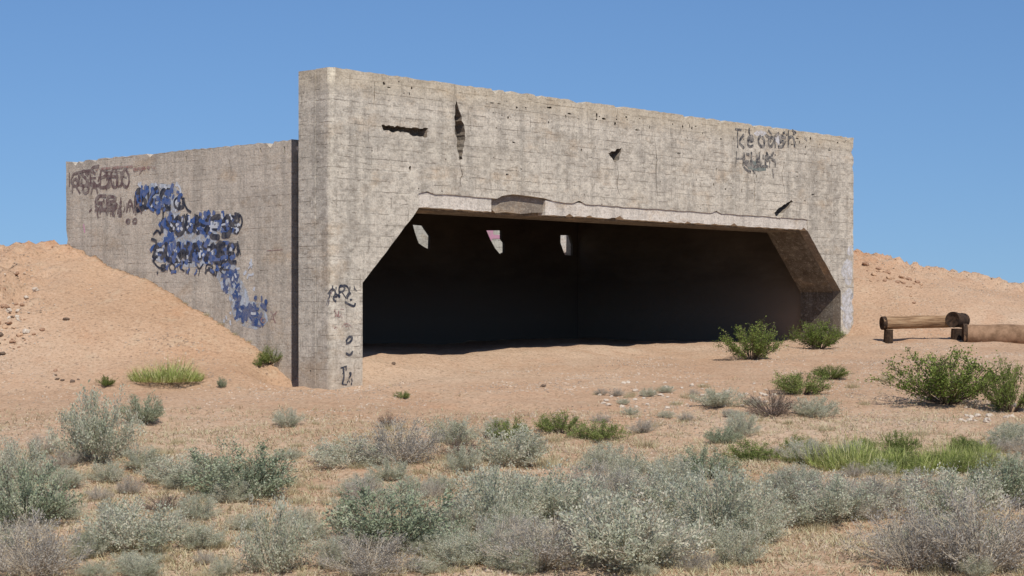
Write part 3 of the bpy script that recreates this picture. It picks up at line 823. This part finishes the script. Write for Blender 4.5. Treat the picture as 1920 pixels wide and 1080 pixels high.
PL = [
 ('grass', 308, 718, 128, 62, 'bright green low clump on the bare slope of the left heap'),
 ('green', 505, 692, 44, 36, 'small green weed at the foot of the side wall by its dark hollow'),
 ('green', 483, 690, 18, 18, 'tiny green sprig left of the weed by the side wall'),
 ('straw', 522, 793, 32, 30, 'thin dry sprig on bare sand below the left pillar'),
 ('sage', 415, 727, 20, 22, 'tiny dark sprig between the bright clump and the left pillar'),
 ('creo', 198, 726, 32, 22, 'small dark weed just above the tall grey-green bush at left'),
 ('salt', 178, 870, 125, 135, 'tall grey-green bush with pale top on the left'),
 ('sage', 264, 797, 76, 66, 'darker round bush touching the tall pale one from behind'),
 ('salt', 28, 905, 100, 85, 'grey-green bush cut by the left edge, highest there'),
 ('sage', 30, 1010, 150, 130, 'green bush at the left edge between two greyer ones'),
 ('lav', 55, 1090, 165, 115, 'lavender-grey twiggy bush in the bottom left corner'),
 ('salt', 345, 905, 130, 62, 'pale bush touching the dark green one from the left'),
 ('sage', 440, 942, 175, 95, 'dark green bush with a shadowed hollow under it, left foreground'),
 ('dead', 303, 962, 86, 34, 'low purple-brown dry brush above the grey mound bush'),
 ('salt', 240, 1045, 160, 100, 'domed grey bush in the lower left foreground'),
 ('salt', 508, 1075, 115, 135, 'upright pale blue-grey bush left of the big teal-green one'),
 ('salt', 618, 1072, 60, 60, 'little pale bush squeezed left of the big teal-green bush'),
 ('salt', 648, 885, 130, 55, 'low grey-green bush, first of the row below the left pillar'),
 ('lav', 745, 882, 140, 85, 'greyish bush with a purple sprig standing above it'),
 ('dead', 726, 800, 34, 34, 'dark purple sprig rising over the greyish bush'),
 ('dead', 866, 868, 78, 48, 'brown dry bush between the greyish and green-topped bushes'),
 ('green', 958, 828, 76, 50, 'bright green crown behind a grey bush in the centre'),
 ('salt', 962, 880, 118, 76, 'grey bush in the centre with a green one behind'),
 ('green', 1050, 812, 78, 44, 'left yellow-green weed of the pair on centre sand'),
 ('green', 1128, 822, 90, 42, 'right yellow-green weed of the pair on centre sand'),
 ('salt', 925, 995, 150, 120, 'grey-green bush in the middle foreground over a dark gap'),
 ('sage', 735, 1045, 215, 120, 'big teal-green round bush at bottom centre left'),
 ('lav', 690, 1085, 165, 75, 'lavender bush in front of the big teal-green one'),
 ('salt', 860, 1080, 90, 60, 'small grey bush right of the big teal-green one at the bottom'),
 ('salt', 1065, 985, 165, 105, 'pale bush with whitish twigs in the middle foreground'),
 ('lav', 1020, 1088, 190, 95, 'purplish twiggy bush at the bottom centre'),
 ('salt', 1180, 1090, 240, 140, 'large grey-green bush filling the bottom right of centre'),
 ('lav', 1170, 950, 110, 70, 'purplish-grey bush behind the large foreground bush'),
 ('sage', 1325, 905, 90, 60, 'green-topped bush above the wide grey mass'),
 ('salt', 1265, 965, 140, 90, 'grey bush left in the wide mass right of centre'),
 ('salt', 1350, 1015, 170, 130, 'wide grey bush with pale specks beside bare orange sand'),
 ('salt', 1500, 930, 90, 46, 'small dusty bush left of the dark-based one'),
 ('salt', 1575, 975, 150, 85, 'dusty bush with dark base below the long green strip'),
 ('lav', 1650, 955, 130, 60, 'grey twigs between the dusty bush and the right corner mass'),
 ('lav', 1720, 1075, 150, 120, 'pale twiggy bush beside the bare patch at lower right'),
 ('lav', 1850, 1090, 210, 150, 'big lavender-grey bush in the bottom right corner'),
 ('salt', 1790, 985, 180, 95, 'blue-grey bush behind the corner bush at right'),
 ('sage', 1890, 955, 110, 85, 'greener bush at the right edge below the grass strip'),
 ('grass', 1530, 872, 120, 62, 'paler left end of the long green grass strip'),
 ('grass', 1600, 885, 150, 98, 'tallest bright clump of the long green grass strip'),
 ('grass', 1695, 885, 150, 72, 'middle clump of the long green grass strip'),
 ('grass', 1775, 880, 120, 78, 'clump right of the middle in the long green grass strip'),
 ('grass', 1845, 875, 100, 70, 'right end clump of the long green grass strip'),
 ('sage', 1357, 830, 66, 36, 'small teal plant left of the grass strip'),
 ('green', 1405, 872, 82, 46, 'olive weed between the teal plant and the grass strip'),
 ('dead', 1453, 785, 112, 52, 'purple-brown dry bush below the opening at right'),
 ('salt', 1530, 785, 92, 44, 'pale dusty bush right of the purple-brown one'),
 ('salt', 1348, 768, 90, 42, 'grey-green bush left of the purple-brown one'),
 ('green', 1508, 738, 92, 50, 'bright green bush in the sun before the opening'),
 ('creo', 1562, 715, 68, 30, 'low olive bush touching the bright green one'),
 ('creo', 1412, 672, 96, 78, 'dark green bush standing in the mouth of the opening'),
 ('creo', 1540, 656, 88, 60, 'dark green bush at the foot of the right pillar'),
 ('creo', 1790, 768, 190, 118, 'large dark green bush in front of the logs'),
 ('creo', 1900, 778, 90, 110, 'dark green bush cut by the right edge beside the large one'),
 ('straw', 1665, 718, 36, 36, 'small yellowish tuft left of the large dark bush'),
 ('straw', 1600, 730, 34, 22, 'small dry tuft right of the olive bush'),
 ('salt', 1908, 825, 44, 30, 'small grey plant at the right edge above the grass strip'),
 ('green', 755, 748, 30, 16, 'tiny green tuft on the sand below the opening left corner'),
]
for k, x, y, w, h, lab in PL: plant(k, x, y, w, h, lab)

for i in range(12):
    plant('green', pr.uniform(1490, 1880), pr.uniform(845, 893), pr.uniform(45, 80), pr.uniform(26, 44), 'soft yellow-green weed mixed into the long grass strip', 'weeds in the long grass strip')
for i in range(30):
    plant(('salt', 'salt', 'lav')[i % 3], pr.uniform(850, 1420), pr.uniform(930, 1095), pr.uniform(70, 120), pr.uniform(45, 80), 'grey bush merging into the dense brush of the central foreground' if i % 3 < 2 else 'purplish twigs merging into the dense brush of the central foreground', 'grey bushes of the central brush' if i % 3 < 2 else 'twigs of the central brush')
for i in range(20):
    px = pr.uniform(1460, 1920); py = pr.uniform(930, 975) if px < 1690 else pr.uniform(930, 1095)
    plant(('salt', 'lav')[i % 2], px, py, pr.uniform(70, 110), pr.uniform(40, 70), 'grey bush merging into the brush at lower right' if i % 2 == 0 else 'twiggy bush merging into the brush at lower right', 'grey bushes of the lower right brush' if i % 2 == 0 else 'twiggy bushes of the lower right brush')
for px, py in [(205, 484), (240, 503), (262, 512), (300, 532), (330, 552), (352, 566), (385, 592), (412, 610), (440, 625), (468, 642)]:
    plant('straw', px+pr.uniform(-4, 4), py+4, pr.uniform(12, 24), pr.uniform(7, 12), 'tiny dry tuft where the left heap meets the side wall', 'tufts along the side wall')

# minor weeds of one look, scattered in the scrub
fr = random.Random(21)
FILL = [('straw', 'yellowish dry tuft among the grey bushes of the foreground', 'dry tufts among the bushes', 170),
        ('salt', 'knee-low grey seedling bush among the foreground scrub', 'low seedling bushes in the scrub', 80),
        ('lav', 'small leafless grey twig clump in the foreground scrub', 'small twig clumps in the scrub', 45)]
for kind, lab, grp, n in FILL:
    c = 0
    while c < n:
        px, py = fr.uniform(-20, 1940), fr.uniform(800, 1100)
        if fr.random() > sm((py-770)/160)*.85+.15: continue
        if 1400 < px < 1700 and py > 985: continue
        s = fr.uniform(.7, 1.3)
        w = {'straw': 44, 'salt': 62, 'lav': 50}[kind]*s; h = w*fr.uniform(.45, .75)
        plant(kind, px, py, w, h, lab, grp); c += 1
for i in range(26):
    k_ = ('salt', 'lav', 'straw')[i % 3]; px, py = fr.uniform(1110, 1480), fr.uniform(728, 800)
    plant(k_, px, py, fr.uniform(22, 40), fr.uniform(12, 20), {'salt': 'little grey seedling bush on the littered sand before the opening', 'lav': 'little leafless twig clump on the littered sand before the opening', 'straw': 'pale dry tuft on the open sand before the bunker'}[k_], {'salt': 'seedlings before the opening', 'lav': 'twig clumps before the opening', 'straw': 'dry tufts on the open sand'}[k_])
for px, py, w in [(1240, 735, 30), (1290, 745, 40), (1180, 745, 26), (1320, 730, 30), (1620, 760, 30), (1270, 760, 34), (1120, 740, 22), (1150, 870, 30), (1230, 800, 26), (860, 800, 26), (590, 800, 22), (640, 835, 30)]:
    plant('straw', px, py, w, w*.55, 'pale dry tuft on the open sand before the bunker', 'dry tufts on the open sand')

# dry ground cover: fine litter blades, one mass
def cover():
    r = random.Random(5); lv, lf, lt = [], [], []
    n = 0
    while n < 38000:
        y = r.uniform(14.6, 31); x = r.uniform(-.33, .33)*y
        d = noise.noise(Vector((x*.8, y*.8, 2)))*.6+.5
        dens = sm((28.5-y)/7)*d
        if y > 27 and r.random() > .12 and x < 3: continue
        if r.random() > dens + .03: continue
        z = ground_h(x, y)
        for b in range(r.choice((3, 4, 6))):
            a = r.uniform(0, 6.28); L = r.uniform(.03, .13); up = r.uniform(.15, 1.1)
            p = Vector((x+r.gauss(0, .04), y+r.gauss(0, .04), z-.005))
            e = p+Vector((math.cos(a), math.sin(a), up)).normalized()*L
            s = Vector((-math.sin(a), math.cos(a), 0))*r.uniform(.003, .007)
            k = len(lv); lv.extend([tuple(p+s), tuple(p-s), tuple(e)]); lf.append((k, k+1, k+2))
            lt.append(min(1, max(0, r.gauss(.5, .25))))
        n += 1
    return mesh('ground_cover', lv, lf, False, lt)
cm = cover(); cm.materials.append(LM['straw'])
tag(obj('ground_cover', cm, None), 'fine straw-coloured dry litter and grass stubble over the sand', 'ground cover', kind='stuff')

# ------------------------------------------------------------------ stones
def rock_mesh(seed, flat=.6):
    r = random.Random(seed)
    bm = bmesh.new(); bmesh.ops.create_icosphere(bm, subdivisions=2, radius=.5)
    o = Vector((seed*3.1, 0, 0))
    for v in bm.verts:
        k = 1 + .5*noise.noise(v.co*2.2+o)
        v.co = v.co*k; v.co.z *= flat
        for ax in range(3):
            v.co[ax] = round(v.co[ax]*7)/7*.4 + v.co[ax]*.6
    me = bpy.data.meshes.new('rock'); bm.to_mesh(me); bm.free(); return me
RK = [rock_mesh(i+1, .5+.12*(i % 3)) for i in range(6)]
mats = {'rock': [], 'palerock': [], 'darkrock': [], 'sandrock': []}
for k in mats:
    for m_ in RK:
        c = m_.copy(); c.materials.append(M[k]); mats[k].append(c)
def rock(kind, px, py, w, label, group):
    x, y = ray_ground(px, py); z = ground_h(x, y); s = w/FOC*y
    o = obj('rock', pr.choice(mats[kind]), None)
    o.location = (x, y, z+s*.12); o.rotation_euler = (pr.uniform(-.3, .3), pr.uniform(-.3, .3), pr.uniform(0, 6.28)); o.scale = (s, s, s)
    tag(o, label, 'rock', group)
for i in range(90):
    rock(('rock', 'palerock', 'rock', 'sandrock')[i % 4] if i % 9 else 'darkrock', max(-10, pr.gauss(12, 32)), pr.gauss(595, 42), 4+13*pr.random()**2.2, 'broken rock in the rubble streak down the left heap', 'rocks down the left heap')
for i in range(50):
    rock(('rock', 'sandrock')[i % 2], pr.uniform(0, 118), max(454, pr.gauss(461, 7)), 4+9*pr.random()**2, 'rock along the crumbled top of the left heap', 'rocks on top of the left heap')
for px, py, w in [(107, 712, 9), (117, 716, 8), (136, 718, 10), (104, 704, 6), (147, 711, 6)]:
    rock('darkrock', px, py, w, 'small dark stone in the cluster low on the left heap', 'cluster of dark stones')
rock('darkrock', 124, 600, 12, 'lone dark stone midway up the left heap', None)
rock('darkrock', 738, 686, 9, 'small dark stone just inside the left pillar', None)
rock('darkrock', 1018, 727, 12, 'lone dark stone on sand before the opening', None)
for i in range(36):
    rock(('rock', 'sandrock')[i % 2], 1622+(i % 12)*9+10*pr.random(), 497+(i % 12)*2.6+max(0, pr.gauss(8, 12)), 4+9*pr.random()**2, 'small rock high on the right heap beside the wall end', 'rocks on the right heap')
for i in range(16):
    rock('palerock', pr.uniform(1800, 1900), pr.uniform(760, 800), pr.uniform(7, 15), 'pale tan stone at the foot of the dark green bushes', 'pale stones by the dark bushes')
for i in range(60):
    rock('palerock', pr.uniform(1120, 1460), pr.uniform(715, 765), pr.uniform(5, 11), 'whitish stone strewn on the sand before the opening', 'whitish stones before the opening')

def gravel():
    r = random.Random(8); v, f = [], []
    n = 0
    while n < 20000:
        y = 14.6+ (r.random()**1.1)*32; x = r.uniform(-.33, .33)*y
        u, vv = w2loc(x, y)
        if -.3 < u < 17 and vv > -.05: continue
        dn = .22 + noise.noise(Vector((x*.6, y*.6, 8)))
        if r.random() > dn: continue
        z = ground_h(x, y); s = r.uniform(.008, .032)
        k = len(v)
        for dx, dy, dz in ((1, 0, 0), (.2, .9, 0), (-.9, .3, 0), (-.4, -.9, 0), (0.1, 0, .8)):
            v.append((x+dx*s*r.uniform(.7, 1.2), y+dy*s*r.uniform(.7, 1.2), z-.003+dz*s))
        f += [(k, k+1, k+4), (k+1, k+2, k+4), (k+2, k+3, k+4), (k+3, k, k+4)]
        n += 1
    return mesh('gravel', v, f)
gv = obj('gravel', gravel(), plain('gravel_mix', (.20, .14, .10), (.55, .44, .34), 2.3))
tag(gv, 'loose gravel scattered over the sand', 'gravel', kind='stuff')

# ------------------------------------------------------------------ logs
def log_mesh(L, r0, r1, seed, seg=20, rings=18, hollow=.0):
    rr = random.Random(seed); bm = bmesh.new(); R_ = []
    for i in range(rings+1):
        t = i/rings; ra = r0+(r1-r0)*t
        ring = []
        for j in range(seg):
            a = 2*math.pi*j/seg
            k = ra*(1+.10*noise.noise(Vector((t*L*1.1, math.cos(a)*1.4+seed, math.sin(a)*1.4)))+.05*noise.noise(Vector((t*L*3, a*4, seed))))
            ring.append(bm.verts.new((t*L + (rr.uniform(-.01, .01) if i in (0, rings) else 0), math.cos(a)*k, math.sin(a)*k )))
        R_.append(ring)
    for a, b in zip(R_, R_[1:]):
        for j in range(seg): bm.faces.new((a[j], a[(j+1) % seg], b[(j+1) % seg], b[j])).smooth = True
    me = bpy.data.meshes.new('bark'); 
    bmesh.ops.recalc_face_normals(bm, faces=bm.faces); bm.to_mesh(me); bm.free()
    return me
def cap_mesh(r, th, x0, seed, seg=20):
    bm = bmesh.new(); rings = []
    for xx, k in ((x0, .4), (x0, 1.0), (x0+th, 1.02)):
        rings.append([bm.verts.new((xx+(.03*math.copysign(1, th) if k < .5 else 0), math.cos(2*math.pi*j/seg)*r*k*(1+.05*noise.noise(Vector((j, seed, 0)))), math.sin(2*math.pi*j/seg)*r*k)) for j in range(seg)])
    bm.faces.new(rings[0])
    for a, b in zip(rings, rings[1:]):
        for j in range(seg): bm.faces.new((a[j], a[(j+1) % seg], b[(j+1) % seg], b[j]))
    bmesh.ops.recalc_face_normals(bm, faces=bm.faces)
    me = bpy.data.meshes.new('log_end'); bm.to_mesh(me); bm.free(); return me

def log(px0, py0, px1, py1, Y, dpx, mat, label, dY=0.0, seed=1, endmat='char', taper=1.0):
    p = Vector(((px0-HX)/FOC*Y, Y, (HY-py0)/FOC*Y)); q = Vector(((px1-HX)/FOC*(Y+dY), Y+dY, (HY-py1)/FOC*(Y+dY)))
    d = q-p; r = dpx/FOC*Y/2
    e = empty('timber_log', p)
    e.rotation_euler = (0, -math.atan2(d.z, math.hypot(d.x, d.y)), math.atan2(d.y, d.x))
    obj('bark', log_mesh(d.length, r, r*taper, seed), M[mat], e)
    obj('log_end', cap_mesh(r*1.01, .09, -.012, seed), M[endmat], e)
    obj('log_end', cap_mesh(r*taper*1.01, -.09, d.length+.012, seed), M[endmat], e)
    tag(e, label, 'log')
YL = ray_ground(1700, 642)[1]
log(1654, 606, 1790, 602, YL+.1, 25, 'wood', 'dark brown log lying raised across two charred blocks', .25, 2, 'char', .9)
log(1806, 627, 1975, 632, YL-.35, 40, 'palewood', 'sand-coloured log running out of the right edge', -.3, 5, 'char', 1.0)
log(1786, 599, 1806, 601, YL+.05, 29, 'char', 'short charred log end on top of the right block', .35, 9, 'char', .95)
def block(px, pyb, w, h, Y, label):
    x = (px-HX)/FOC*Y; W = w/FOC*Y; H = h/FOC*Y; z = (HY-pyb)/FOC*Y
    bm = bmesh.new(); bmesh.ops.create_cone(bm, cap_ends=True, segments=12, radius1=W*.55, radius2=W*.47, depth=H+.25)
    for v in bm.verts: v.co += Vector((noise.noise(v.co*9), noise.noise(v.co*9+Vector((4, 0, 0))), 0))*.03
    bmesh.ops.translate(bm, verts=bm.verts, vec=(0, 0, (H-.25)/2))
    me = bpy.data.meshes.new('stump'); bm.to_mesh(me); bm.free()
    o = obj('stump', me, M['char']); o.location = (x, Y, z); tag(o, label, 'stump')
block(1666, 641, 18, 23, YL+.1, 'charred stump under the left end of the dark log')
block(1794, 643, 22, 27, YL+.1, 'charred stump between the dark log and the sand-coloured log')

# ------------------------------------------------------------------ light, sky, camera
EL, AZ = 52.0, 30.5      # azimuth from the front's normal toward the side wall
a = R(AZ)
sd = Vector((CU*math.cos(a) - SU*math.sin(a), -SU*math.cos(a) - CU*math.sin(a), 0)).normalized()
sdir = Vector((sd.x*math.cos(R(EL)), sd.y*math.cos(R(EL)), math.sin(R(EL))))
sl = bpy.data.lights.new('sun', 'SUN'); sl.energy = 4.6; sl.angle = R(.55); sl.color = (1, .95, .85)
so = bpy.data.objects.new('sun', sl); so.rotation_euler = sdir.to_track_quat('Z', 'Y').to_euler(); link(so)
w = bpy.data.worlds.new('World'); scene.world = w; w.use_nodes = True
nt = w.node_tree; bg = nt.nodes['Background']
sky = nt.nodes.new('ShaderNodeTexSky'); sky.sky_type = 'NISHITA'; sky.sun_disc = False
sky.sun_elevation = R(EL); sky.sun_rotation = math.atan2(sd.x, sd.y)
sky.altitude = 1500; sky.air_density = 1.0; sky.dust_density = 1.5; sky.ozone_density = 10
tc = nt.nodes.new('ShaderNodeTexCoord'); mp = nt.nodes.new('ShaderNodeMapping')   # a thinner haze band along the horizon
mp.inputs['Scale'].default_value = (1, 1, .6); mp.inputs['Location'].default_value = (0, 0, .06)
nt.links.new(tc.outputs['Generated'], mp.inputs[0]); nt.links.new(mp.outputs[0], sky.inputs[0])
nt.links.new(sky.outputs[0], bg.inputs[0]); bg.inputs[1].default_value = .098

cd = bpy.data.cameras.new('camera'); cam = bpy.data.objects.new('camera', cd); link(cam)
cam.location = (0, 0, 0); cam.rotation_euler = (R(90), 0, 0)
cd.sensor_width = 36; cd.lens = FOC/1920*36
cd.shift_y = (HY-540)/1920
cd.clip_start = .1; cd.clip_end = 3000
scene.camera = cam
scene.view_settings.view_transform = 'Standard'; scene.view_settings.look = 'None'
scene.view_settings.exposure = 0.0; scene.view_settings.gamma = 1
scene.cycles.max_bounces = 6
